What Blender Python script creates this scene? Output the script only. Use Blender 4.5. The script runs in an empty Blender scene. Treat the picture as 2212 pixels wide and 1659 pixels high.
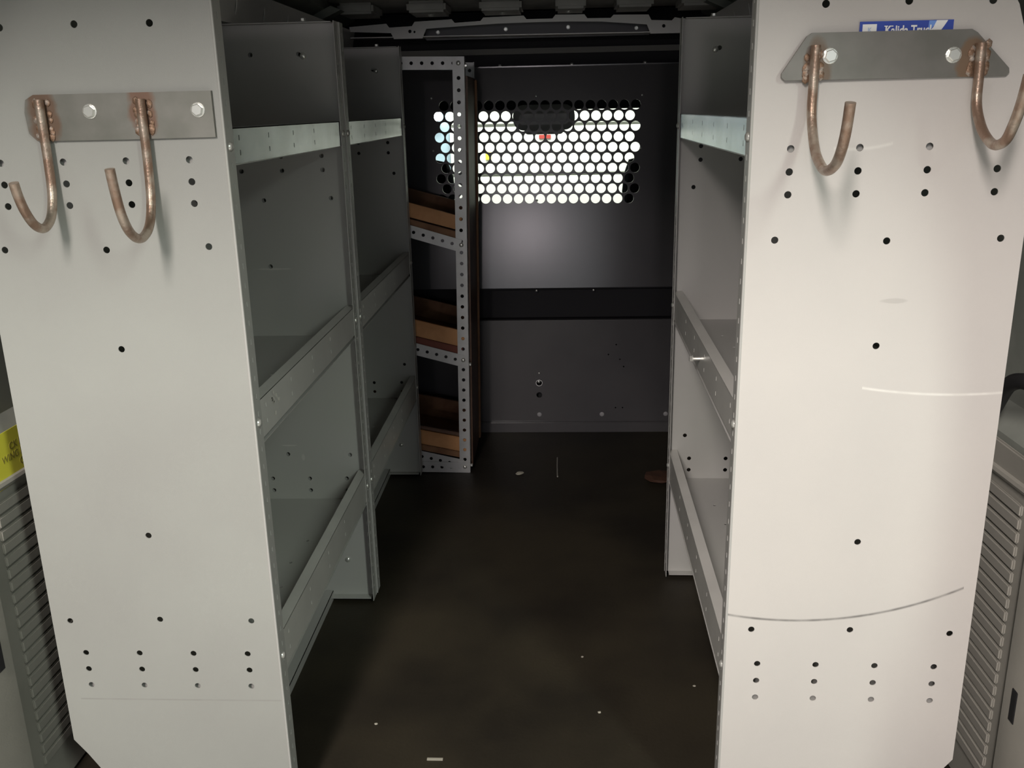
import bpy, bmesh, math, random
from mathutils import Vector, Matrix
from mathutils.geometry import delaunay_2d_cdt
random.seed(7)
SC = bpy.context.scene
COL = SC.collection
# ------------------------------------------------------------------ camera
H = 1.252
yaw, pitch, roll = 0.05155, 0.28814, -0.02121
fw = Vector((-math.sin(yaw)*math.cos(pitch), math.cos(yaw)*math.cos(pitch), -math.sin(pitch)))
r0 = Vector((math.cos(yaw), math.sin(yaw), 0)); u0 = r0.cross(fw)
rr = r0*math.cos(roll)+u0*math.sin(roll); uu = -r0*math.sin(roll)+u0*math.cos(roll)
cam = bpy.data.cameras.new('camera'); cam.sensor_width = 36; cam.lens = 1999.66/2212*36
cam.clip_start = .02; cam.clip_end = 100
co = bpy.data.objects.new('camera', cam); COL.objects.link(co)
bk = -fw
co.matrix_world = Matrix(((rr.x, uu.x, bk.x, 0), (rr.y, uu.y, bk.y, 0), (rr.z, uu.z, bk.z, H), (0, 0, 0, 1)))
SC.camera = co
# ------------------------------------------------------------------ world, lights, exposure
SC.view_settings.view_transform = 'Standard'; SC.view_settings.look = 'None'
SC.view_settings.exposure = 0; SC.view_settings.gamma = 1; SC.view_settings.use_curve_mapping = False
W = bpy.data.worlds.new('world'); SC.world = W; W.use_nodes = True
W.node_tree.nodes['Background'].inputs[0].default_value = (.80, .86, .82, 1)
W.node_tree.nodes['Background'].inputs[1].default_value = .16
def area(name, loc, target, sx, sy, power, color):
    l = bpy.data.lights.new(name, 'AREA'); l.shape = 'RECTANGLE'; l.size = sx; l.size_y = sy
    l.energy = power; l.color = color
    o = bpy.data.objects.new(name, l); COL.objects.link(o); o.location = loc
    o.rotation_euler = (Vector(target)-Vector(loc)).to_track_quat('-Z', 'Y').to_euler()
    return o
area('workshop_lamp', (-.75, -1.9, 3.15), (.3, 1.5, .5), .30, 2.2, 190, (1, .915, .865))
area('workshop_lamp', (1.7, -1.5, 3.0), (-.7, 1.5, .6), .30, 1.8, 66, (.90, 1, .90))
area('bulkhead_glow_lamp', (-.47, -8.0, 1.75), (-.1, 3.5, .8), .36, .32, 24, (1, .88, .92))  # added lamp, placed so its reflection makes the soft glow on the bulkhead
area('interior_fill_light', (.0, -8.3, 1.3), (0, 3, 1.1), 7.0, 3.2, 62, (.88, .95, 1))  # added soft fill behind the camera, lifts the dark upper hold
area('front_lamp', (-.2, 6.4, 3.4), (-.1, 9, .6), 3.0, .6, 270, (1, 1, .94))

# ------------------------------------------------------------------ materials
def mat(name, color, rough=.5, metal=0, noise=None, bump=0, bscale=300, spec=.5):
    m = bpy.data.materials.new(name); m.use_nodes = True
    nt = m.node_tree; b = nt.nodes['Principled BSDF']
    b.inputs['Base Color'].default_value = (*color, 1); b.inputs['Roughness'].default_value = rough
    b.inputs['Metallic'].default_value = metal; b.inputs['Specular IOR Level'].default_value = spec
    tc = nt.nodes.new('ShaderNodeTexCoord')
    if noise:
        c2, sc, lo, hi = noise[:4]
        n = nt.nodes.new('ShaderNodeTexNoise'); n.inputs['Scale'].default_value = sc; n.inputs['Detail'].default_value = 5
        nt.links.new(tc.outputs['Object'], n.inputs['Vector'])
        mr = nt.nodes.new('ShaderNodeMapRange'); mr.inputs[1].default_value = lo; mr.inputs[2].default_value = hi
        nt.links.new(n.outputs['Fac'], mr.inputs[0])
        mx = nt.nodes.new('ShaderNodeMix'); mx.data_type = 'RGBA'
        mx.inputs[6].default_value = (*color, 1); mx.inputs[7].default_value = (*c2, 1)
        nt.links.new(mr.outputs[0], mx.inputs[0]); nt.links.new(mx.outputs[2], b.inputs['Base Color'])
        m['mix'] = mx.name
    if bump:
        n2 = nt.nodes.new('ShaderNodeTexNoise'); n2.inputs['Scale'].default_value = bscale
        nt.links.new(tc.outputs['Object'], n2.inputs['Vector'])
        bp = nt.nodes.new('ShaderNodeBump'); bp.inputs['Strength'].default_value = bump; bp.inputs['Distance'].default_value = .001
        nt.links.new(n2.outputs['Fac'], bp.inputs['Height']); nt.links.new(bp.outputs[0], b.inputs['Normal'])
    return m
def math_node(nt, op, a, b=None, c=None):
    n = nt.nodes.new('ShaderNodeMath'); n.operation = op
    for i, v in enumerate((a, b, c)):
        if v is None: continue
        if isinstance(v, (int, float)): n.inputs[i].default_value = v
        else: nt.links.new(v, n.inputs[i])
    return n.outputs[0]
def add_marks(m, marks):
    """marks: list of (kind, params, color, strength) in object X/Z coordinates, laid over the base colour"""
    nt = m.node_tree; b = nt.nodes['Principled BSDF']
    tc = nt.nodes.new('ShaderNodeTexCoord'); sp = nt.nodes.new('ShaderNodeSeparateXYZ')
    nt.links.new(tc.outputs['Object'], sp.inputs[0]); x, z = sp.outputs[0], sp.outputs[2]
    nz = nt.nodes.new('ShaderNodeTexNoise'); nz.inputs['Scale'].default_value = 30; nz.inputs['Detail'].default_value = 4
    nt.links.new(tc.outputs['Object'], nz.inputs['Vector'])
    src = b.inputs['Base Color'].links[0].from_socket if b.inputs['Base Color'].links else None
    for kind, p, colr, st in marks:
        if kind == 'arc':
            cx, cz, R, w, x0, x1 = p
            d = math_node(nt, 'SQRT', math_node(nt, 'ADD', math_node(nt, 'POWER', math_node(nt, 'SUBTRACT', x, cx), 2), math_node(nt, 'POWER', math_node(nt, 'SUBTRACT', z, cz), 2)))
            d = math_node(nt, 'DIVIDE', math_node(nt, 'ABSOLUTE', math_node(nt, 'SUBTRACT', d, R)), w)
            f = math_node(nt, 'SUBTRACT', 1, d); f.node.use_clamp = True
            f = math_node(nt, 'MULTIPLY', f, math_node(nt, 'LESS_THAN', z, cz))
            f = math_node(nt, 'MULTIPLY', f, math_node(nt, 'MULTIPLY', math_node(nt, 'GREATER_THAN', x, x0), math_node(nt, 'LESS_THAN', x, x1)))
            f = math_node(nt, 'MULTIPLY', f, math_node(nt, 'MULTIPLY', nz.outputs['Fac'], 1.9))
        else:                                            # soft blob with a noisy rim
            cx, cz, rx, rz = p
            d = math_node(nt, 'ADD', math_node(nt, 'POWER', math_node(nt, 'DIVIDE', math_node(nt, 'SUBTRACT', x, cx), rx), 2), math_node(nt, 'POWER', math_node(nt, 'DIVIDE', math_node(nt, 'SUBTRACT', z, cz), rz), 2))
            d = math_node(nt, 'ADD', d, math_node(nt, 'MULTIPLY', math_node(nt, 'SUBTRACT', nz.outputs['Fac'], .5), 2.2))
            f = math_node(nt, 'MULTIPLY', math_node(nt, 'SUBTRACT', 1.25, d), 1.6); f.node.use_clamp = True
        f = math_node(nt, 'MULTIPLY', f, st); f.node.use_clamp = True
        mx = nt.nodes.new('ShaderNodeMix'); mx.data_type = 'RGBA'
        nt.links.new(f, mx.inputs[0])
        if src: nt.links.new(src, mx.inputs[6])
        else: mx.inputs[6].default_value = b.inputs['Base Color'].default_value
        mx.inputs[7].default_value = (*colr, 1); src = mx.outputs[2]
    nt.links.new(src, b.inputs['Base Color'])
    return m
PG = (.45, .44, .425)
M = dict(
 panel=mat('grey_powder_coat', PG, .42, 0, ((.43, .43, .40), 3, .35, .65), .12, 900),
 lip=mat('lip_paint', (.62, .61, .575), .34, .1, ((.56, .55, .52), 8, .35, .65)),
 liner=mat('grey_liner', (.33, .315, .28), .5, 0, ((.26, .25, .22), 5, .35, .7), .2, 300),
 body=mat('van_body_paint', (.28, .29, .26), .5, 0, ((.20, .215, .19), 6, .4, .6)),
 roofm=mat('dark_roof_metal', (.42, .41, .385), .5, 0, ((.52, .51, .48), 9, .4, .6)),
 bow=mat('roof_bow_primer', (.80, .78, .75), .4, .1),
 bulk=mat('bulkhead_paint', (.088, .084, .088), .19, .0, ((.078, .075, .08), 4, .4, .6), spec=.6),
 black=mat('black_plastic', (.012, .012, .013), .6),
 dark=mat('dark_trim', (.014, .013, .016), .6, spec=.25),
 galv=mat('galvanized_steel', (.60, .61, .62), .24, .9, ((.44, .45, .44), 14, .3, .7)),
 zinc=mat('bright_zinc_bolt', (.85, .85, .80), .28, .7),
 chrome=mat('chrome', (.9, .9, .9), .15, 1),
 slot=mat('slotted_angle_steel', (.58, .58, .58), .45, .4, ((.48, .48, .47), 20, .3, .7)),
 rod=mat('rusty_steel_rod', (.30, .20, .145), .36, .55, ((.46, .38, .31), 34, .45, .62), .5, 260),
 weld=mat('rusty_weld', (.25, .155, .10), .5, .5, ((.50, .45, .40), 90, .5, .7), .8, 400),
 woodl=mat('pale_wood', (.62, .31, .13), .6, 0, ((.50, .24, .09), 12, .4, .6)),
 woodm=mat('brown_wood', (.28, .14, .065), .65, 0, ((.20, .09, .04), 14, .4, .6)),
 woodd=mat('dark_plywood', (.17, .09, .055), .5, 0, ((.12, .06, .035), 10, .4, .6)),
 floor=mat('floor_mat', (.034, .028, .018), .58, 0, ((.017, .014, .010), 2.2, .38, .62), .5, 120, .3),
 blue=mat('blue_sticker', (.035, .075, .42), .4), white=mat('white_print', (.92, .92, .9), .4), lblue=mat('light_blue_print', (.18, .34, .80), .4),
 bluew=mat('pale_blue_print', (.5, .6, .78), .4),
 yellow=mat('yellow_label', (.95, .88, .08), .45), ink=mat('label_ink', (.36, .31, .05), .6),
 garage=mat('white_door_paint', (.82, .83, .78), .5), groove=mat('door_seal', (.35, .36, .33), .6),
 bluewall=mat('pale_blue_paint', (.42, .56, .66), .6),
 concrete=mat('workshop_concrete', (.58, .57, .54), .7, 0, ((.50, .49, .47), 2, .4, .6)),
 wwall=mat('workshop_wall_paint', (.60, .58, .54), .8),
 seat=mat('black_seat_fabric', (.010, .009, .012), .85), redm=mat('red_paint', (.5, .06, .05), .5),
 chip=mat('pale_chip', (.36, .34, .28), .7), bark=mat('rust_brown_scrap', (.06, .025, .013), .8),
 grit=mat('grey_grit', (.25, .24, .21), .8),
)
M['orangewood'] = mat('red_brown_wood', (.20, .05, .028), .6)
panelR = mat('grey_powder_coat_right_lit', (.575, .545, .515), .42, 0, ((.54, .515, .49), 3, .35, .65), .12, 900)  # same coat as the other panels, stronger light on this side put into its colour
add_marks(panelR, [('arc', (.108, 1.03, .60, .0032, .0, .378), (.20, .19, .18), 1.0),
                   ('arc', (.323, 1.66, .838, .0030, .188, .41), (.72, .70, .66), 1.0),
                   ('arc', (.145, 1.40, .212, .0035, .118, .20), (.66, .64, .60), .8),
                   ('blob', (.223, .968, .02, .004), (.36, .34, .32), .4)])
panelL = mat('grey_powder_coat_left_shaded', (.35, .355, .33), .40, 0, ((.325, .325, .305), 3, .35, .65), .12, 900)  # same coat again, darker and greener to carry the weaker light on the left
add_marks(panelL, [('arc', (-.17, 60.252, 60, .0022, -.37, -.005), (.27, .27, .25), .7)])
panelB = mat('grey_powder_coat_scratched', PG, .42, 0, ((.43, .43, .40), 3, .35, .65), .12, 900)
add_marks(panelB, [('blob', (-.195, .893, .045, .0022), (.66, .64, .6), .55), ('blob', (-.20, .438, .022, .0022), (.66, .64, .6), .5), ('blob', (-.165, .405, .004, .008), (.62, .60, .56), .5)])
plateL = mat('bracket_plate_steel_left', (.20, .20, .175), .42, .55, ((.25, .245, .22), 22, .35, .65))
add_marks(plateL, [('blob', (-.757, 1.255, .024, .05), (.19, .115, .075), .85), ('blob', (-.607, 1.262, .022, .04), (.21, .115, .075), .85)])
plateR = mat('bracket_plate_steel_right', (.19, .185, .165), .42, .55, ((.23, .22, .20), 22, .35, .65))
add_marks(plateR, [('blob', (.362, 1.30, .018, .035), (.17, .12, .085), .85), ('blob', (.572, 1.30, .02, .034), (.24, .15, .09), .85)])

# ------------------------------------------------------------------ builders
def link(name, me, m, parent=None, **kw):
    o = bpy.data.objects.new(name, me); COL.objects.link(o)
    if m and not me.materials: me.materials.append(m)
    if parent: o.parent = parent
    for k, v in kw.items(): o[k] = v
    return o
def bm_mesh(bm, name, smooth=False):
    bmesh.ops.recalc_face_normals(bm, faces=bm.faces)
    me = bpy.data.meshes.new(name); bm.to_mesh(me); bm.free()
    if smooth:
        for p in me.polygons: p.use_smooth = True
        me.set_sharp_from_angle(angle=math.radians(38)) if hasattr(me, 'set_sharp_from_angle') else None
    return me
def obj(name, bm, m, parent=None, smooth=False, **kw): return link(name, bm_mesh(bm, name, smooth), m, parent, **kw)
def thing(name, loc, label, cat, group=None):
    o = bpy.data.objects.new(name, None); COL.objects.link(o); o.location = loc
    o.empty_display_size = .05
    o['label'] = label; o['category'] = cat
    if group: o['group'] = group
    return o
def tag(o, label, cat, group=None):
    o['label'] = label; o['category'] = cat
    if group: o['group'] = group
    return o
def box(bm, lo, hi, bev=0, mtx=None):
    vs = [bm.verts.new((x, y, z)) for x in (lo[0], hi[0]) for y in (lo[1], hi[1]) for z in (lo[2], hi[2])]
    fs = [bm.faces.new([vs[i] for i in f]) for f in ((0, 1, 3, 2), (4, 6, 7, 5), (0, 4, 5, 1), (2, 3, 7, 6), (0, 2, 6, 4), (1, 5, 7, 3))]
    if bev: 
        r = bmesh.ops.bevel(bm, geom=list({e for f in fs for e in f.edges}), offset=bev, segments=2, affect='EDGES')
        vs = list({v for f in r['faces'] for v in f.verts} | {v for v in vs if v.is_valid})
    if mtx: bmesh.ops.transform(bm, matrix=mtx, verts=[v for v in vs if v.is_valid])
    return bm
def B(*boxes, bev=0):
    bm = bmesh.new()
    for lo, hi in boxes: box(bm, [min(a, b) for a, b in zip(lo, hi)], [max(a, b) for a, b in zip(lo, hi)], bev)
    return bm
def circ(cx, cy, r, n=14, sx=1, sy=1): return [(cx+sx*r*math.cos(2*math.pi*i/n), cy+sy*r*math.sin(2*math.pi*i/n)) for i in range(n)]
def rect(cx, cy, w, h): return [(cx-w/2, cy-h/2), (cx+w/2, cy-h/2), (cx+w/2, cy+h/2), (cx-w/2, cy+h/2)]
def inside(p, poly):
    x, y = p; c = False; n = len(poly)
    for i in range(n):
        x1, y1 = poly[i]; x2, y2 = poly[i-1]
        if (y1 > y) != (y2 > y) and x < (x2-x1)*(y-y1)/(y2-y1)+x1: c = not c
    return c
def plate(outer, holes, th, fn, bm=None):
    """flat sheet with real holes. fn(u, v, w) -> xyz; w runs 0..th through the sheet"""
    bm = bm or bmesh.new()
    loops = [outer]+list(holes); vs = []; es = []
    for lp in loops:
        s = len(vs); vs += [Vector(p) for p in lp]; es += [(s+i, s+(i+1) % len(lp)) for i in range(len(lp))]
    V, E, F, ov, oe, of = delaunay_2d_cdt(vs, es, [], 0, 1e-7)
    hb = [(min(p[0] for p in h), max(p[0] for p in h), min(p[1] for p in h), max(p[1] for p in h), h) for h in holes]
    a = [bm.verts.new(fn(v[0], v[1], 0)) for v in V]; b = [bm.verts.new(fn(v[0], v[1], th)) for v in V]
    cnt = {}
    for f in F:
        c = (sum(V[i][0] for i in f)/3, sum(V[i][1] for i in f)/3)
        if not inside(c, outer): continue
        if any(x0 < c[0] < x1 and y0 < c[1] < y1 and inside(c, h) for x0, x1, y0, y1, h in hb): continue
        bm.faces.new([a[i] for i in f]); bm.faces.new([b[i] for i in reversed(f)])
        for i in range(3):
            e = (f[i], f[(i+1) % 3]); k = tuple(sorted(e)); cnt.setdefault(k, []).append(e)
    for k, l in cnt.items():
        if len(l) == 1:
            i, j = l[0]; bm.faces.new([a[j], a[i], b[i], b[j]])
    for v in [v for v in a+b if not v.link_faces]: bm.verts.remove(v)
    return bm
def tube(pts, r, n=10, bm=None, cap=True):
    bm = bm or bmesh.new(); pts = [Vector(p) for p in pts]; rings = []; up = Vector((1, 0, 0))
    for i, p in enumerate(pts):
        t = (pts[min(i+1, len(pts)-1)]-pts[max(i-1, 0)]).normalized()
        if abs(t.dot(up)) > .95: up = Vector((0, 1, 0))
        x = (up-t*up.dot(t)).normalized(); y = t.cross(x); up = x
        rad = r[i] if isinstance(r, (list, tuple)) else r
        rings.append([bm.verts.new(p+x*rad*math.cos(2*math.pi*k/n)+y*rad*math.sin(2*math.pi*k/n)) for k in range(n)])
    for a, b in zip(rings, rings[1:]):
        for k in range(n): bm.faces.new([a[k], a[(k+1) % n], b[(k+1) % n], b[k]])
    if cap: bm.faces.new(list(reversed(rings[0]))); bm.faces.new(rings[-1])
    return bm
def spline(pts, k=6):
    P = [Vector(p) for p in pts]; out = []
    for i in range(len(P)-1):
        p0, p1, p2, p3 = P[max(i-1, 0)], P[i], P[i+1], P[min(i+2, len(P)-1)]
        for j in range(k):
            t = j/k; out.append(.5*((2*p1)+(p2-p0)*t+(2*p0-5*p1+4*p2-p3)*t*t+(3*p1-p0-3*p2+p3)*t**3))
    return out+[P[-1]]
def bolt_mesh(r, h, washer=True):
    """hex bolt head with a washer face, axis along +Z, seat at z=0"""
    bm = bmesh.new()
    def ring(rad, z, n, ph=0): return [bm.verts.new((rad*math.cos(2*math.pi*k/n+ph), rad*math.sin(2*math.pi*k/n+ph), z)) for k in range(n)]
    if washer:
        a = ring(r*1.22, 0, 18); b = ring(r*1.22, h*.22, 18); c = ring(r*1.08, h*.30, 18)
        for p, q in ((a, b), (b, c)):
            for k in range(18): bm.faces.new([p[k], p[(k+1) % 18], q[(k+1) % 18], q[k]])
        bm.faces.new(c); bm.faces.new(list(reversed(a)))
    a = ring(r, h*.05, 6); b = ring(r, h*.86, 6); c = ring(r*.86, h, 6)
    for p, q in ((a, b), (b, c)):
        for k in range(6): bm.faces.new([p[k], p[(k+1) % 6], q[(k+1) % 6], q[k]])
    bm.faces.new(c); bm.faces.new(list(reversed(a)))
    return bm_mesh(bm, 'bolt')
def dome_mesh(r, h):
    bm = bmesh.new(); n = 12; prev = None
    for j in range(4):
        t = j/4*math.pi/2; rg = [bm.verts.new((r*math.cos(t)*math.cos(2*math.pi*k/n), r*math.cos(t)*math.sin(2*math.pi*k/n), h*math.sin(t))) for k in range(n)]
        if prev:
            for k in range(n): bm.faces.new([prev[k], prev[(k+1) % n], rg[(k+1) % n], rg[k]])
        else: bm.faces.new(list(reversed(rg)))
        prev = rg
    top = bm.verts.new((0, 0, h))
    for k in range(n): bm.faces.new([prev[k], prev[(k+1) % n], top])
    return bm_mesh(bm, 'screw', True)
BOLT = bolt_mesh(.0088, .006); BOLT.materials.append(M['zinc'])
NUT = bolt_mesh(.006, .007); NUT.materials.append(M['zinc'])
SCREW = dome_mesh(.0075, .005); SCREW.materials.append(M['zinc'])
TINY = dome_mesh(.0045, .003); TINY.materials.append(M['zinc'])
AX = {'-y': Vector((0, -1, 0)), '+x': Vector((1, 0, 0)), '-x': Vector((-1, 0, 0)), '-z': Vector((0, 0, -1)), '+z': Vector((0, 0, 1))}
def put(name, me, p, ax, parent=None, spin=.3, **kw):
    o = link(name, me, None, None, **kw); q = AX[ax].to_track_quat('Z', 'Y')
    o.rotation_mode = 'QUATERNION'; o.rotation_quaternion = q @ Matrix.Rotation(spin, 3, 'Z').to_quaternion()
    o.location = Vector(p)-(parent.location if parent else Vector((0, 0, 0)))
    if parent: o.parent = parent
    return o
def shift(me_obj, parent):      # meshes are written in world coordinates: bring them under a parent standing at its base
    me_obj.data.transform(Matrix.Translation(-parent.location)); me_obj.parent = parent
    return me_obj
def part(name, bm, m, parent, smooth=False, **kw):
    o = obj(name, bm, m, None, smooth, **kw)
    o.location = -parent.location if parent.parent is None else (0, 0, 0)
    o.parent = parent
    return o

# ------------------------------------------------------------------ the van's hold: floor, roof, walls
S = dict(kind='structure')
XC = -.107
fl = obj('floor', B(((-1.02, .82, -.03), (.82, 3.62, 0))), M['floor'], **S)
part('edge_strip', B(((-.96, .82, 0), (.75, .88, .004))), M['galv'], fl)

def side_wall(name, s, X):
    """profile of inner skin, swept along Y from the rear opening to the bulkhead"""
    prof = [(X, 0), (X, .70), (X+s*.035, .74), (X+s*.05, 1.10), (X+s*.035, 1.28), (X-s*.03, 1.42), (X-s*.12, 1.515), (X-s*.24, 1.575), (X-s*.24, 1.64), (X+s*.11, 1.64), (X+s*.11, 0)]
    bm = bmesh.new(); A = [bm.verts.new((x, .85, z)) for x, z in prof]; Bv = [bm.verts.new((x, 3.62, z)) for x, z in prof]
    n = len(prof)
    for i in range(n): bm.faces.new([A[i], A[(i+1) % n], Bv[(i+1) % n], Bv[i]])
    bm.faces.new(A); bm.faces.new(list(reversed(Bv)))
    w = obj(name, bm, M['body'], **S)
    xi = lambda d: X-s*d
    # moulded lower liner with pressed horizontal ribs
    lin = part('lower_liner', B(((X, .90, .004), (xi(.008), 3.4, .69)), bev=.003), M['liner'], w)
    rb = bmesh.new(); box(rb, (0, 0, 0), (.006, .36, .0205), .0025); rme = bm_mesh(rb, 'rib'); rme.materials.append(M['liner'])
    for k in range(22):
        o = link('rib', rme, None, w); o.location = (xi(.008) if s < 0 else xi(.008)-.006, 1.425+.0*k, .085+k*.0243)
    part('liner_ridge', tube([(xi(.008), .90, .655), (xi(.008), 1.9, .63), (xi(.008), 3.4, .62)], .008, 8), M['liner'], w, True)
    part('rear_pillar', B(((X, .90, .004), (xi(.022), 1.385, .60)), bev=.008), M['liner'], w)
    # hoop ribs up the upper body
    for y in (1.95, 2.62, 3.2):
        hb = bmesh.new(); pr = [(xi(-.05), .70), (xi(-.05), 1.12), (xi(-.03), 1.29), (xi(.035), 1.43), (xi(.12), 1.523), (xi(.26), 1.583)]
        rg = []
        for x, z in pr:
            dx = -s*.03; rg.append([hb.verts.new(p) for p in ((x, y-.04, z), (x+dx, y-.03, z-.012), (x+dx, y+.03, z-.012), (x, y+.04, z))])
        for a, b in zip(rg, rg[1:]):
            for k in range(4): hb.faces.new([a[k], a[(k+1) % 4], b[(k+1) % 4], b[k]])
        hb.faces.new(rg[0]); hb.faces.new(rg[-1])
        part('body_hoop', hb, M['body'], w)
    return w
wl = side_wall('wall_left', -1, -.98)
wr = side_wall('wall_right', 1, .766)
# perforated cant rail along the roof edge, seen above the left shelving
bm = plate([(1.42, 1.452), (3.5, 1.452), (3.5, 1.53), (1.42, 1.53)], [circ(1.60+.21*k, 1.49, .012, 12, .55, 1.6) for k in range(9)], .003, lambda u, v, w: (-.735+w+(v-1.452)*.2, u, v))
part('cant_rail', bm, M['bow'], wl)
bm = plate([(1.42, 1.462), (3.5, 1.462), (3.5, 1.53), (1.42, 1.53)], [circ(1.60+.21*k, 1.49, .012, 12, .55, 1.6) for k in range(9)], .003, lambda u, v, w: (.52+w-(v-1.452)*.2, u, v))
part('cant_rail', bm, M['bow'], wr)
part('pillar_latch_hole', B(((.7425, 1.335, .265), (.745, 1.352, .325)), bev=.001), M['black'], wr)
part('pillar_latch_hole', B(((-.9585, 1.335, .345), (-.9555, 1.352, .405)), bev=.001), M['black'], wl)

# roof: skin, cross ribs, perforated roof bow at the bulkhead
ce = obj('ceiling', B(((-1.08, .76, 1.60), (.87, 4.0, 1.64))), M['roofm'], **S)
part('rear_header', B(((-.9, .76, 1.575), (.69, .86, 1.60)), bev=.01), M['bow'], ce)
for y in (1.75, 2.3, 2.85):
    part('roof_rib', B(((-.88, y-.035, 1.572), (.67, y+.035, 1.60)), bev=.01), M['roofm'], ce)
def arc_z(x): return 1.547-.055*((x-XC)/.55)**2*.55
xs = [-.70+.04*i for i in range(29)]
low = []
for x in xs:
    z = arc_z(x)-.010
    if -.566 <= x <= -.462: z = 1.495
    if .326 <= x <= .43: z = 1.492
    low.append((x, z))
lo2 = [(-.72, 1.524), (-.575, 1.517), (-.565, 1.497), (-.465, 1.497), (-.45, 1.528), (-.32, 1.534), (-.2, 1.539), (-.08, 1.5405), (.05, 1.540), (.16, 1.537), (.315, 1.524), (.328, 1.494), (.43, 1.494), (.445, 1.515), (.56, 1.505)]
up2 = [(.56, 1.53), (.45, 1.537), (.41, 1.545), (.40, 1.535), (.33, 1.538), (.32, 1.556), (.20, 1.558), (.19, 1.548), (.11, 1.549), (.10, 1.562), (0, 1.563), (-.01, 1.551), (-.10, 1.551), (-.11, 1.563), (-.25, 1.56), (-.26, 1.549), (-.35, 1.545), (-.36, 1.557), (-.49, 1.552), (-.50, 1.538), (-.58, 1.535), (-.59, 1.548), (-.72, 1.54)]
bow = obj('trim_1', plate(lo2+up2, [circ(-.508, 1.521, .006, 10), circ(-.492, 1.519, .004, 8), circ(.373, 1.518, .006, 10)], .004, lambda u, v, w: (u, 3.43+w, v)), M['bow'], **S)
part('bow_flange', plate([(x, y) for x, y in ((-.72, 3.434), (.56, 3.434), (.56, 3.50), (-.72, 3.50))], [], .003, lambda u, v, w: (u, v, 1.536-.022*((u-XC)/.5)**2+w)), M['bow'], bow)
# castellated stiffeners hanging between bow and roof skin
for x0, x1 in ((-.72, -.60), (-.49, -.36), (-.25, -.11), (0, .10), (.20, .32), (.41, .56)):
    part('roof_stiffener', B(((x0, 3.25, 1.565), (x1, 3.43, 1.60)), bev=.008), M['roofm'], ce)
for p in ((-.178, 3.34, 1.565), (.045, 3.34, 1.565), (-.42, 3.34, 1.565)): put('roof_bolt', BOLT, p, '-z', ce)

# ------------------------------------------------------------------ bulkhead between hold and cab
YB = 3.54
wf = obj('wall_front', B(((-1.03, YB+.135, 1.385), (.816, YB+.15, 1.60))), M['dark'], **S)
mesh_holes = []
for r in range(10):
    z = 1.2695-.03745*r-.0
    for k in range(18):
        x = -.412+.04135*k-(.0207 if r % 2 else 0)
        mesh_holes.append(circ(x, z+.0005*k*-1, .0177, 20))
YT = .02
TILT = .103                                              # the upper sheet leans towards the cab
def lean(x, z, d=0):
    y = YB+(z-.587)*TILT; k = y/YB
    for _ in range(3): y = YB+((H+(z-H)*k)-.587)*TILT; k = y/YB
    return (x*k, y+d, H+(z-H)*k)
up = plate([(-.98, .587), (.766, .587), (.766, 1.402), (-.98, 1.402)], mesh_holes, .003, lambda u, v, w: lean(u, v, w))
upo = part('upper_panel', up, M['bulk'], wf)
part('top_flange', B(((-1.0, YB+.083, 1.402), (.78, YB+.14, 1.4065))), M['bulk'], wf)
part('recessed_channel', B(((-.98, YB+.035, .455), (.766, YB+.04, .595)), ((-.98, YB, .584), (.766, YB+.04, .588)), ((-.98, YB, .461), (.766, YB+.04, .465))), M['dark'], wf)
lowp = plate([(-.98, 0), (.766, 0), (.766, .463), (-.98, .463)], [circ(-.074, .155, .0115, 16), circ(-.074, .206, .0125, 16)]+[circ(x, z, .003, 8) for x, z in ((.23, .36), (.245, .30), (.26, .27), (.23, .10), (.258, .10), (.20, .32))], .003, lambda u, v, w: (u, YB+w, v))
part('lower_panel', lowp, M['bulk'], wf)
part('floor_flange', B(((-.98, YB-.012, 0), (.766, YB, .043)), bev=.003), M['bulk'], wf)
part('back_cover', B(((-.98, YB+.045, 0), (.766, YB+.05, .60))), M['black'], wf)
bm = tube([(-.074+.0125*math.cos(a), YB-.001, .206+.0125*math.sin(a)) for a in [i*math.pi/8 for i in range(17)]], .0028, 6, cap=False)
part('hole_grommet', bm, M['chrome'], wf, True)
put('latch_pin', SCREW, (-.076, YB+.012, .208), '-y', wf)
CAP = dome_mesh(.0095, .003); CAP.materials.append(mat('grey_plastic_cap', (.36, .35, .36), .5))
for x in (-.0745, .176, .43): put('hole_cap', CAP, (x, YB, .0725), '-y', wf)
for x, z in ((-.457, 1.297), (.313, 1.293), (-.458, 1.11), (.311, 1.106), (-.072, 1.297), (-.074, .922), (-.074, .245), (-.08, .578), (.14, .578)): put('bulkhead_screw', TINY, lean(x, z) if z > .587 else (x, YB, z), '-y', wf)
for x in (-.202, .058, .32):
    put('flange_bolt', NUT, (x*1.03, YB+.10, 1.4065), '+z', wf)
trim = part('upper_trim_band', B(((-.467, YB-.015, 1.497), (.335, YB-.008, 1.552)), bev=.003), mat('trim_band_paint', (.22, .21, .22), .45), wf)
for x, z in ((-.421, 1.523), (-.177, 1.528), (.045, 1.529), (.287, 1.521)): put('trim_bolt', NUT, (x, YB-.015, z), '-y', wf)

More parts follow.
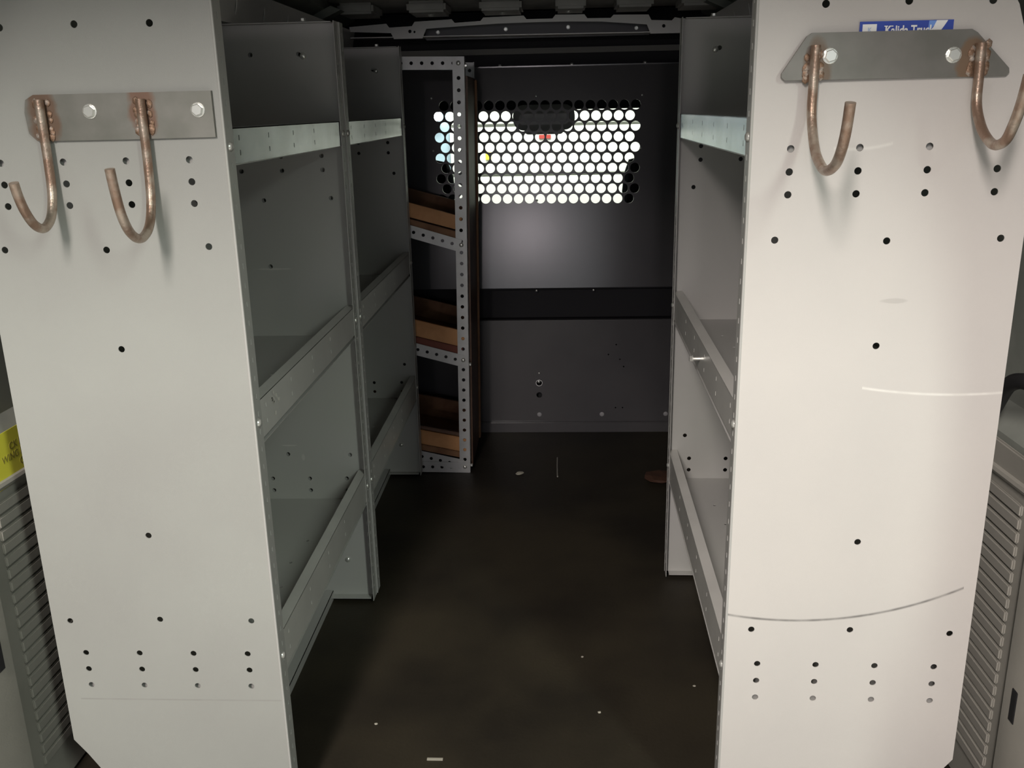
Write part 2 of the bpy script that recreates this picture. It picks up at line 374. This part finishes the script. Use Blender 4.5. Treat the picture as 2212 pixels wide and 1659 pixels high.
# ------------------------------------------------------------------ shelving
def unit(ox, oy, s, L, yawz, label, pm, front_face, group):
    root = thing('shelving_unit', (ox, oy, 0), label, 'shelving', group)
    root.rotation_euler.z = yawz
    def loc(o): o.parent = root; o.location = (0, 0, 0); return o
    P = lambda u, y, z: (s*u, y, z)
    outl = [(0, .012), (.352, .012), (.352, .098), (.375, .135), (.397, .165), (.397, 1.12), (.388, 1.24), (.372, 1.31), (.35, 1.375), (.322, 1.42), (.285, 1.449), (0, 1.449)]
    hs = []
    for j in range(3):
        for k in range(4):
            hs.append((.0562+.0967*k, .3467-.0327*j)); hs.append((.0578+.0967*k, 1.190-.0323*j))
    for u, z in ((.043, 1.060), (.204, 1.057), (.365, 1.059), (.043, .412), (.204, .414), (.365, .410), (.203, .574), (.203, .899), (.093, 1.382), (.204, 1.383), (.315, 1.381)): hs.append((u, z))
    hs = [h for h in hs if h[0] < .39]
    sl = [rect(.020, .05+.0305*i, .005, .009) for i in range(46)]
    for rear in (0, 1):
        y0 = 0 if not rear else L; d = 1 if not rear else -1
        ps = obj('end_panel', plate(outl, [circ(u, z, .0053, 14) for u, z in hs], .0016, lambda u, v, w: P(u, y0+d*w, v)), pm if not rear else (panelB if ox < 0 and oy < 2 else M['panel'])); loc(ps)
        # folded slotted flange along the aisle edge
        fo = obj('slotted_flange', plate([(0.0016, .012), (.036, .012), (.036, 1.449), (.0016, 1.449)], sl, .0016, lambda u, v, w: P(w, y0+d*u, v)), M['panel']); fo.parent = ps
        hem = obj('rolled_edge', tube([P(.0012, y0+d*.0006, .012), P(.0012, y0+d*.0006, 1.449)], .0022, 8), M['panel'], None, True); hem.parent = ps
        ft = obj('top_flange', B((P(.01, y0, 1.447), P(.285, y0+d*.022, 1.449))), M['panel']); ft.parent = ps
        fb = obj('bottom_flange', B((P(.01, y0, .010), P(.352, y0+d*.022, .0125))), M['panel']); fb.parent = ps
    lipm = M['lip']
    trays = (('top', 1.1800, 1.234, 1.200, M['galv']), ('mid', .735, .801, .727, lipm), ('low', .296, .371, .290, lipm))
    for nm, zb, zt, zf, lm in trays:
        y0, y1 = .0022, L-.0022
        th = [circ(.10+.085*i+(.01 if j % 2 else 0), .12+.11*j, .004, 8) for i in range(3) for j in range(int((L-.15)/.11))]
        fb = plate([(.034, y0), (.385, y0), (.385, y1), (.034, y1)], th, .0015, lambda u, v, w: P(u, v, zf-w))
        box(fb, *[tuple(f(a, b) for a, b in zip(P(.002, y0, min(zf, zb)-.0015), P(.036, y1, min(zf, zb)))) for f in (min, max)])
        box(fb, *[tuple(f(a, b) for a, b in zip(P(.034, y0, min(zf, zb)-.001), P(.0355, y1, zf))) for f in (min, max)])
        for ya, yb in ((y0+.009, y0+.0104), (y1-.0014, y1)):
            box(fb, *[tuple(f(a, b) for a, b in zip(P(.005, ya, zf-.026), P(.385, yb, zf-.0005))) for f in (min, max)])
        box(fb, *[tuple(f(a, b) for a, b in zip(P(.3835, y0, zf), P(.385, y1, zf+.03))) for f in (min, max)])
        tr = obj('shelf_tray', fb, M['panel']); loc(tr)
        # aisle-side lip: slotted vertical face, top return leaning inward
        n = int((L-.1)/.155); lh = []
        for i in range(n):
            for q in (.30, .72): lh.append(rect(.07+.155*i, zb+(zt-zb)*q, .004, .008))
        lp = plate([(y0, zb-.001), (y1, zb-.001), (y1, zt), (y0, zt)], lh, .0015, lambda u, v, w: P(.0025+w, u, v))
        w2 = .021
        q = [P(.0025, y0, zt), P(.0025, y1, zt), P(.0025+w2, y1, zt+.001), P(.0025+w2, y0, zt+.001)]
        q2 = [P(.0025, y0, zt-.0015), P(.0025, y1, zt-.0015), P(.0025+w2, y1, zt-.0005), P(.0025+w2, y0, zt-.0005)]
        a = [lp.verts.new(p) for p in q]; b = [lp.verts.new(p) for p in q2]
        lp.faces.new(a); lp.faces.new(list(reversed(b)))
        for i in range(4): lp.faces.new([a[i], a[(i+1) % 4], b[(i+1) % 4], b[i]])
        lip = obj('shelf_lip', lp, lm); lip.parent = tr
        for y in (.018, L-.018):
            o = link('lip_screw', SCREW, None, tr); o.location = P(0.000, y, (zb+zt)/2)
            o.rotation_euler = (0, math.radians(-90)*s, 0)
    # toe rail lying along the floor between the uprights
    tb = bmesh.new()
    box(tb, *[tuple(f(a, b) for a, b in zip(P(.115, .004, .0005), P(.1165, L-.004, .024))) for f in (min, max)])
    box(tb, *[tuple(f(a, b) for a, b in zip(P(.115, .004, .0225), P(.145, L-.004, .024))) for f in (min, max)])
    loc(obj('toe_rail', tb, M['panel']))
    for z in (.115, ):
        o = link('foot_bolt', SCREW, None, root); o.location = P(.07, L-.0016, z); o.rotation_euler = (math.radians(90), 0, 0)
    for z in (.79, .68, .52, .31, .277, 1.20, 1.17):
        o = link('side_bolt', NUT, None, root); o.location = P(.388, .012, z); o.rotation_euler = (0, math.radians(90)*s, 0)
    o = link('top_bolt', NUT, None, root); o.location = P(.075, L-.006, 1.451)
    o = link('panel_bolt', SCREW, None, root); o.location = P(.083, L-.0016, 1.378); o.rotation_euler = (math.radians(90), 0, 0)
    return root
unit_group = None
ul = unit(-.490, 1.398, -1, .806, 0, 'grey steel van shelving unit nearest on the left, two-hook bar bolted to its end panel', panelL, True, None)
ul2 = unit(-.488, 2.212, -1, .868, 0, 'grey steel van shelving unit deeper on the left, beside the wooden-bin rack', M['panel'], False, None)
ur = unit(.277, 1.382, 1, .96, -math.radians(1.0), 'grey steel van shelving unit on the right side of the aisle with scuffed end panel', panelR, True, None)
put('lip_bolt', NUT, (.277+.0, 1.382+.44, .762), '-x', None).parent = ur
b = [o for o in ur.children if o.name.startswith('lip_bolt')][0]; b.location = (.0, .44, .762)
bb = obj('lip_bolt_shank', tube([(-.012, .44, .762), (.03, .44, .762)], .0035, 8), M['zinc'], ur, True)
b.location = (-.012, .44, .762)

# worn spot of bare paint on the near left middle lip
bm = bmesh.new(); rnd = random.Random(3)
for i in range(9):
    y = .125+rnd.uniform(-.022, .022); z = .772+rnd.uniform(-.02, .02); r = rnd.uniform(.003, .007)
    bm.faces.new([bm.verts.new((-.0018, y+r*math.cos(a), z+r*.8*math.sin(a)*(1+.3*math.sin(3*a)))) for a in [k*math.pi/4 for k in range(8)]])
obj('worn_paint_patch', bm, mat('bare_worn_paint', (.62, .60, .55), .6), ul)

# ------------------------------------------------------------------ hook bars
def hook(parent, pts, name='hook'):
    o = part(name, tube(spline(pts, 6), .0068, 12), M['rod'], parent, True)
    return o
def welds(parent, x, y, zs, seed):
    rnd = random.Random(seed)
    bm = bmesh.new()
    for z in zs:
        for sx in (-1, 1):
            for q in range(2):
                c = Vector((x+sx*(.009+.002*rnd.random()), y+.001, z+rnd.uniform(-.005, .005)))
                ret = bmesh.ops.create_icosphere(bm, subdivisions=1, radius=rnd.uniform(.0035, .0058))
                for v in ret['verts']: v.co = Vector((v.co.x, v.co.y*.6, v.co.z*1.3))+c
    part('weld_bead', bm, M['weld'], parent, True)
YL = 1.398
hb = thing('hook_bar', (-.645, YL-.006, 1.218), 'rectangular rusty steel plate with two J-hooks on the left end panel', 'hook bar')
outer = [(-.783, 1.232), (-.772, 1.221), (-.640, 1.221), (-.502, 1.222), (-.502, 1.2875), (-.768, 1.287), (-.781, 1.280), (-.785, 1.262)]
part('mounting_plate', plate(outer, [], .006, lambda u, v, w: (u, YL-.0062+w, v)), plateL, hb)
hy = YL-.0062-.0068
hook(hb, [(-.757, hy, 1.280), (-.757, hy, 1.24), (-.757, hy, 1.19), (-.757, hy-.003, 1.145), (-.756, hy-.018, 1.112), (-.756, hy-.042, 1.098), (-.756, hy-.066, 1.106), (-.756, hy-.084, 1.126), (-.756, hy-.095, 1.148), (-.756, hy-.101, 1.168)])
hook(hb, [(-.6055, hy, 1.278), (-.6055, hy, 1.24), (-.606, hy, 1.18), (-.606, hy-.006, 1.13), (-.605, hy-.026, 1.096), (-.605, hy-.058, 1.083), (-.605, hy-.088, 1.094), (-.605, hy-.108, 1.120), (-.605, hy-.119, 1.155), (-.605, hy-.125, 1.186)])
welds(hb, -.757, YL-.008, (1.272, 1.255, 1.24, 1.228), 1); welds(hb, -.6055, YL-.008, (1.272, 1.258, 1.242, 1.23), 2)
for x, z in ((-.686, 1.262), (-.524, 1.261)): put('hex_bolt', BOLT, (x, YL-.0062, z), '-y', hb)
YR = 1.379
hr = thing('hook_bar', (.467, YR-.006, 1.283), 'trapezoid steel plate with two rusty J-hooks on the right end panel', 'hook bar')
outer = [(.318, 1.283), (.6185, 1.2825), (.6225, 1.287), (.6215, 1.293), (.574, 1.340), (.566, 1.3445), (.352, 1.3445), (.345, 1.340), (.3135, 1.292), (.3135, 1.287)]
part('mounting_plate', plate(outer, [], .006, lambda u, v, w: (u, YR-.0082+w, v)), plateR, hr)
hy = YR-.0082-.0068
hook(hr, [(.356, hy, 1.328), (.356, hy, 1.28), (.3555, hy-.004, 1.235), (.356, hy-.03, 1.192), (.356, hy-.062, 1.173), (.356, hy-.095, 1.166), (.356, hy-.133, 1.176), (.356, hy-.155, 1.196), (.356, hy-.168, 1.221), (.356, hy-.176, 1.252)])
hook(hr, [(.578, hy, 1.326), (.579, hy, 1.28), (.579, hy-.004, 1.245), (.580, hy-.024, 1.216), (.580, hy-.052, 1.199), (.580, hy-.075, 1.194), (.580, hy-.100, 1.201), (.580, hy-.116, 1.22), (.580, hy-.127, 1.24), (.580, hy-.135, 1.262), (.580, hy-.14, 1.28)])
welds(hr, .356, YR-.010, (1.312, 1.298, 1.289), 3); welds(hr, .579, YR-.010, (1.322, 1.31, 1.298, 1.289), 4)
for x, z in ((.378, 1.314), (.5445, 1.3115)): put('hex_bolt', BOLT, (x, YR-.0082, z), '-y', hr)

# ------------------------------------------------------------------ dealer sticker behind the right plate
st = thing('sticker', (.479, YR+.002, 1.30), 'blue and white name sticker half hidden above the right hook plate', 'sticker')
ys = YR-.0022
part('sticker_film', B(((.4165, ys-.0006, 1.300), (.5425, ys, 1.3575))), M['blue'], st)
part('logo_square', B(((.4205, ys-.0010, 1.318), (.4395, ys-.0006, 1.3540))), M['white'], st)
def para(pts, y, m, name): 
    bm = plate(pts, [], .0004, lambda u, v, w: (u, y+w, v)); part(name, bm, m, st)
para([(.5095, 1.3568), (.5215, 1.3568), (.5060, 1.338), (.5090, 1.348)], ys-.0010, M['lblue'], 'light_stripe')
para([(.5195, 1.3570), (.5345, 1.3570), (.5295, 1.349), (.5215, 1.338), (.5095, 1.338), (.5150, 1.347)], ys-.0012, M['white'], 'white_stripe')
def text(s, x, z, size, y, m, parent, bold=.0, name='lettering', sx=1, rot=None):
    c = bpy.data.curves.new('t', 'FONT'); c.body = s; c.size = size; c.offset = bold; c.extrude = .00015; c.resolution_u = 3
    to = bpy.data.objects.new('t', c); COL.objects.link(to)
    dg = bpy.context.evaluated_depsgraph_get(); dg.update()
    me = bpy.data.meshes.new_from_object(to.evaluated_get(dg)); bpy.data.objects.remove(to)
    me.materials.clear(); me.name = name
    me.transform(rot if rot else (Matrix.Translation((x, y, z)) @ Matrix.Rotation(math.radians(90), 4, 'X') @ Matrix.Diagonal((sx, 1, 1, 1))))
    o = link(name, me, m); o.location = -parent.location; o.parent = parent
    return o
text('Kalida Truck', .4505, 1.3402, .0160, ys-.0018, M['white'], st, .0004, sx=.80)
text('K', .4275, 1.3440, .008, ys-.0013, M['bluew'], st, .0002, 'logo_letter')
# slab serifs on the capitals
part('letter_serif', B(((.4495, ys-.0019, 1.3503), (.4545, ys-.0016, 1.3515)), ((.4565, ys-.0019, 1.3503), (.4615, ys-.0016, 1.3515))), M['white'], st)

# ------------------------------------------------------------------ yellow label on the left wall
yx = -.9715
lab = thing('warning_label', (yx, 1.47, .68), 'yellow printed label on the van wall beside the left shelving', 'label')
part('label_film', B(((yx, 1.40, .632), (yx+.0008, 1.62, .728))), M['yellow'], lab)
rotm = lambda y, z: Matrix.Translation((yx+.0010, y, z)) @ Matrix.Rotation(math.radians(90), 4, 'Z') @ Matrix.Rotation(math.radians(90), 4, 'X')
for t, y, z in (('CK HE', 1.496, .692), ('WING HO', 1.470, .674), ('OR', 1.520, .656)):
    text(t, 0, 0, .018, 0, M['ink'], lab, .0003, rot=rotm(y, z))

# rubber strap end by the right wall
t = obj('rubber_strap', tube(spline([(.757, 1.59, .715), (.752, 1.555, .745), (.748, 1.517, .790), (.748, 1.48, .812), (.755, 1.44, .818), (.772, 1.40, .812), (.800, 1.38, .80)], 5), .0135, 10), M['black'], None, True)
tag(t, 'black rubber strap loop hanging beside the right shelving on the van wall', 'strap')

# ------------------------------------------------------------------ rack of slotted angle with wooden bins
RX = -.317
rack = thing('slotted_angle_rack', (RX, 3.10, 0), 'rack of perforated steel angle and brown plywood against the bulkhead', 'rack')
rack.rotation_euler.y = math.radians(1.1)
def rp(name, bm, m, **kw):
    o = obj(name, bm, m); o.parent = rack; return o
def post(x, y, sx, sy, name='post'):
    bm = plate([(0, 0), (.038, 0), (.038, 1.417), (0, 1.417)], [circ(.019, .05+.0372*i, .0062, 12) for i in range(37)], .002, lambda u, v, w: (x+sx*u, y+sy*w, v))
    plate([(.002, 0), (.038, 0), (.038, 1.417), (.002, 1.417)], [circ(.019, .05+.0372*i, .0062, 8) for i in range(37)], .002, lambda u, v, w: (x+sx*w, y+sy*u, v), bm)
    return rp(name, bm, M['slot'])
post(0, 0, -1, 1); post(-.56, 0, 1, 1); post(0, .40, -1, -1); post(-.56, .40, 1, -1)
def bar(x0, z0, x1, z1, h, y=-.002, rows=1, name='cross_bar'):
    L = math.hypot(x1-x0, z1-z0); n = int(L/.0335)
    hs = [circ(.022+.0335*i, h*(.5 if rows == 1 else q), .0058 if rows == 1 else .004, 10) for i in range(n) for q in ((.5,) if rows == 1 else (.3, .7))]
    ux, uz = (x1-x0)/L, (z1-z0)/L
    bm = plate([(0, 0), (L, 0), (L, h), (0, h)], hs, .002, lambda u, v, w: (x0+ux*u-uz*v, y+w, z0+uz*u+ux*v))
    plate([(0, 0), (L, 0), (L, .03), (0, .03)], [circ(.022+.0335*i, .018, .0055, 8) for i in range(n)], .002, lambda u, v, w: (x0+ux*u-uz*w, y+.002+v, z0+uz*u+ux*w), bm)
    return rp(name, bm, M['slot'])
bar(-.56, 1.377, -.002, 1.377, .040)
bar(-.56, .948, -.028, .797, .041)
bar(-.56, .532, -.026, .396, .042)
bar(-.56, .000, -.002, .000, .040)
bar(-.56, .118, -.030, .006, .042, y=.002)
for z in (1.397, .82, .42, .022):
    o = link('rack_bolt', SCREW, None, rack); o.location = (-.019, -.002, z); o.rotation_euler = (math.radians(90), 0, 0)
for z in (1.39, .40, .022):
    o = link('rack_nut', NUT, None, rack); o.location = (0, .018, z); o.rotation_euler = (0, math.radians(90), 0)
rp('side_board', B(((-.003, .038, .01), (.006, .36, 1.36)), bev=.002), M['woodd'])
rp('side_batten', B(((.006, .31, .02), (.013, .345, 1.355)), bev=.002), M['woodm'])
def bin_(z_r, slope, fh, gaps, label, mats):
    """wooden bin seen through the rack front; z_r is its underside at the right post"""
    root = thing('wooden_bin', (RX-.30, 3.13, 0), label, 'bin', None)
    a = math.atan(slope)
    dx = .285-.022
    root.location = (RX-.022-.5*math.cos(a)+0, 3.106, z_r+.5*math.sin(a))
    root.rotation_euler = (0, a, 0)
    w, d = .505, .36
    z = 0
    names = ('front_slat', 'front_slat', 'front_slat')
    for (z0, z1, m) in mats:
        o = obj('front_slat', B(((0, 0, z0), (w, .016, z1)), bev=.002), m, root)
    top = max(z1 for z0, z1, m in mats)
    obj('bottom_board', B(((0.002, .017, .002), (w-.002, d-.017, .014))), M['woodm'], root)
    obj('back_board', B(((0, d-.016, 0), (w, d, gaps)), bev=.002), M['woodm'], root)
    obj('side_board', B(((0, .017, .015), (.014, d-.017, top*.9))), M['woodm'], root)
    obj('side_board', B(((w-.014, .017, .015), (w, d-.017, top*.9))), M['woodm'], root)
    return root
bin_(.842, .283, .1, .080, 'brown wooden bin on the upper slanted bar of the rack', ((.0, .022, M['woodm']), (.028, .074, M['woodl'])))
bin_(.440, .255, .1, .084, 'red-brown and tan wooden bin on the middle slanted bar of the rack', ((0, .024, M['orangewood']), (.026, .082, M['woodl'])))
bin_(.052, .21, .1, .092, 'wooden bin with the palest front board, at the bottom of the rack', ((0, .022, M['woodm']), (.024, .076, M['woodl']), (.080, .092, M['woodd'])))

# ------------------------------------------------------------------ cab beyond the mesh
cab = obj('trim_2', B(((-1.0, 3.62, 1.60), (.79, 4.80, 1.64)), ((-1.06, 3.62, -.1), (-.98, 5.6, 1.20)), ((.766, 3.62, -.1), (.85, 5.6, 1.20)), ((-1.06, 3.62, 1.20), (-.98, 4.8, 1.64)), ((.766, 3.62, 1.20), (.85, 4.8, 1.64)), ((-1.0, 3.62, -.1), (.79, 5.6, -.06))), mat('cab_shell', (.10, .10, .095), .7), **S)
part('windshield_header', B(((-.98, 4.66, 1.247), (.766, 4.80, 1.60)), bev=.01), M['dark'], cab)
part('dashboard', B(((-.98, 5.0, .10), (.766, 5.55, .70)), bev=.04), M['black'], cab)
part('headliner', B(((-.9, 3.66, 1.45), (.69, 4.64, 1.47))), mat('grey_headliner', (.22, .215, .20), .9), cab)
bm = bmesh.new(); q = [(-.95, 4.74, 1.25), (.74, 4.74, 1.25), (.74, 5.50, .68), (-.95, 5.50, .68)]
a = [bm.verts.new(p) for p in q]; b2 = [bm.verts.new((x, y+.004, z+.004)) for x, y, z in q]
bm.faces.new(a); bm.faces.new(list(reversed(b2)))
for i in range(4): bm.faces.new([a[i], a[(i+1) % 4], b2[(i+1) % 4], b2[i]])
g = bpy.data.materials.new('windshield_glass'); g.use_nodes = True; nt = g.node_tree; nt.nodes.clear()
out = nt.nodes.new('ShaderNodeOutputMaterial'); mixn = nt.nodes.new('ShaderNodeMixShader'); tr = nt.nodes.new('ShaderNodeBsdfTransparent'); gl = nt.nodes.new('ShaderNodeBsdfGlossy'); fr = nt.nodes.new('ShaderNodeValue')
tr.inputs[0].default_value = (.93, .96, .94, 1); gl.inputs['Roughness'].default_value = .02; fr.outputs[0].default_value = .03
nt.links.new(fr.outputs[0], mixn.inputs[0]); nt.links.new(tr.outputs[0], mixn.inputs[1]); nt.links.new(gl.outputs[0], mixn.inputs[2]); nt.links.new(mixn.outputs[0], out.inputs[0])
wi = obj('window_1', bm, g, **S)
# mirror with its overhead stem
mi = thing('rear_view_mirror', (-.058, 4.6, 1.21), 'dark rounded rear-view mirror hanging at the top of the windshield', 'mirror')
def rrect(cx, cz, w, h, r, n=5):
    P = []
    for sx, sz, a0 in ((1, 1, 0), (-1, 1, 90), (-1, -1, 180), (1, -1, 270)):
        for k in range(n+1):
            a = math.radians(a0+90*k/n); P.append((cx+sx*(w/2-r)+r*math.cos(a), cz+sz*(h/2-r)+r*math.sin(a)))
    return P
part('mirror_housing', plate(rrect(-.058, 1.213, .295, .118, .05), [], .03, lambda u, v, w: (u, 4.60+w, v)), mat('mirror_dark', (.30, .31, .28), .5), mi)
part('mirror_glass', plate(rrect(-.058, 1.205, .24, .05, .02), [], .003, lambda u, v, w: (u, 4.597+w, v)), mat('mirror_face', (.42, .43, .40), .35), mi)
part('mirror_lower_lip', plate(rrect(-.058, 1.160, .19, .05, .02), [], .02, lambda u, v, w: (u, 4.605+w, v)), mat('mirror_lip', (.38, .39, .36), .5), mi)
part('mirror_stem', tube([(-.058, 4.63, 1.24), (-.058, 4.68, 1.30)], .012, 8), M['black'], mi, True)
def seat(x, label, s):
    r = thing('cab_seat', (x, 4.25, -.06), label, 'seat')
    bm = bmesh.new(); bmesh.ops.create_cube(bm, size=1)
    for v in bm.verts: v.co = Vector((x+v.co.x*.30*(.85 if v.co.z > 0 else 1), 4.28+v.co.y*.11, .925+v.co.z*.24))
    bmesh.ops.subdivide_edges(bm, edges=bm.edges[:], cuts=2, use_grid_fill=True)
    for i in range(3): bmesh.ops.smooth_vert(bm, verts=bm.verts, factor=.35, use_axis_x=True, use_axis_y=True, use_axis_z=True)
    part('headrest', bm, M['seat'], r, True)
    part('backrest', B(((x-.24, 4.18, .25), (x+.24, 4.34, .80)), bev=.05), M['seat'], r, True)
    part('seat_cushion', B(((x-.25, 4.25, .10), (x+.25, 4.80, .30)), bev=.05), M['seat'], r, True)
    part('seat_base', B(((x-.2, 4.3, -.06), (x+.2, 4.7, .10))), M['black'], r)
seat(.435, 'black cab seat behind the mesh on the right, its headrest rounding up into view', 1)
seat(-.60, 'black cab seat behind the mesh on the left, headrest beside the steel rack post', -1)

# ------------------------------------------------------------------ workshop outside
obj('workshop_floor', B(((-6, -9, -.62), (6, 9.2, -.60))), M['concrete'], **S)
obj('wall_back', B(((-6, -9.2, -.6), (6, -9, 4))), M['wwall'], **S)
obj('workshop_ceiling', B(((-6, -9, 4), (6, 9.2, 4.1))), M['wwall'], **S)
gd = obj('door_1', B(((-1.0, 9.03, -.6), (3.0, 9.06, 3.0))), M['groove'], **S)
z = -.6
for z1 in (-.2, .20, .655, 1.11, 1.56, 2.0, 2.45, 2.9):
    part('door_section', B(((-1.0, 8.99, z+.012), (3.0, 9.03, z1-.012)), bev=.006), M['garage'], gd); z = z1
obj('wall_far', B(((-6, 9.06, -.6), (6, 9.2, 4))), M['bluewall'], **S)
tag(obj('notice_card', B(((-.665, 8.97, .80), (-.615, 8.985, .87)), bev=.002), M['yellow']), 'small yellow card seen through the mesh left of centre', 'card')
tag(obj('notice_card', B(((-.16, 8.97, .985), (-.05, 8.985, 1.02)), bev=.002), M['redm']), 'small red strip seen through the mesh below the mirror', 'card')
lamp = thing('wall_lamp', (-1.12, 8.9, 1.20), 'bright round lamp seen through the upper left mesh holes', 'lamp')
em = bpy.data.materials.new('lamp_glow'); em.use_nodes = True; eb = em.node_tree.nodes['Principled BSDF']
eb.inputs['Emission Color'].default_value = (1, .97, 1, 1); eb.inputs['Emission Strength'].default_value = 14
bm = bmesh.new(); bmesh.ops.create_uvsphere(bm, u_segments=16, v_segments=10, radius=.06)
bmesh.ops.translate(bm, vec=(-1.12, 8.9, 1.22), verts=bm.verts); part('globe', bm, em, lamp, True)
part('lamp_bracket', tube([(-1.12, 8.92, 1.17), (-1.12, 9.06, 1.10)], .02, 8), M['black'], lamp, True)

# ------------------------------------------------------------------ bits on the floor
def lump(name, x, y, rx, ry, rz, m, label, cat, seed, rot=0, group=None):
    bm = bmesh.new(); bmesh.ops.create_icosphere(bm, subdivisions=2, radius=1); rnd = random.Random(seed)
    for v in bm.verts: v.co = Vector((v.co.x*rx, v.co.y*ry, v.co.z*rz+rz*.92))*rnd.uniform(.82, 1.1)
    bmesh.ops.rotate(bm, verts=bm.verts, matrix=Matrix.Rotation(rot, 3, 'Z'))
    mn = min(v.co.z for v in bm.verts)
    for v in bm.verts: v.co.z -= mn
    o = obj(name, bm, m); o.location = (x, y, 0); return tag(o, label, cat, group)
lump('wood_chip', -.139, 3.08, .016, .010, .005, M['chip'], 'pale chip lying on the dark floor near the foot of the rack', 'debris', 1, .5)
st2 = tag(obj('thin_stick', tube([(-.003, 3.05, .004), (-.004, 3.15, .004), (-.003, 3.235, .004)], .0028, 6), M['grit'], None, True), 'thin grey stick lying lengthwise on the floor before the bulkhead', 'debris')
lump('rusty_scrap', .345, 3.03, .05, .06, .012, M['bark'], 'rust-brown scrap on the dark floor behind the right shelving', 'debris', 2)
for i, (x, y, r, lab_) in enumerate(((.054, 1.93, .0035, 'tiny grey crumb alone in the middle of the aisle floor'), (.085, 1.719, .004, 'pale crumb on the aisle floor, nearest the right unit foot'), (-.392, 1.671, .004, 'pale crumb on the floor beside the left unit foot'), (.302, 1.818, .0035, 'small grey crumb under the right lower shelf lip'))):
    lump('crumb', x, y, r, r*.8, r*.5, M['chip'], lab_, 'debris', 10+i)
t = obj('flat_splinter', B(((-.268, 1.56, 0), (-.236, 1.566, .002))), M['chip']); t.rotation_euler.z = 0
tag(t, 'long pale splinter on the floor at the bottom of the picture', 'debris')
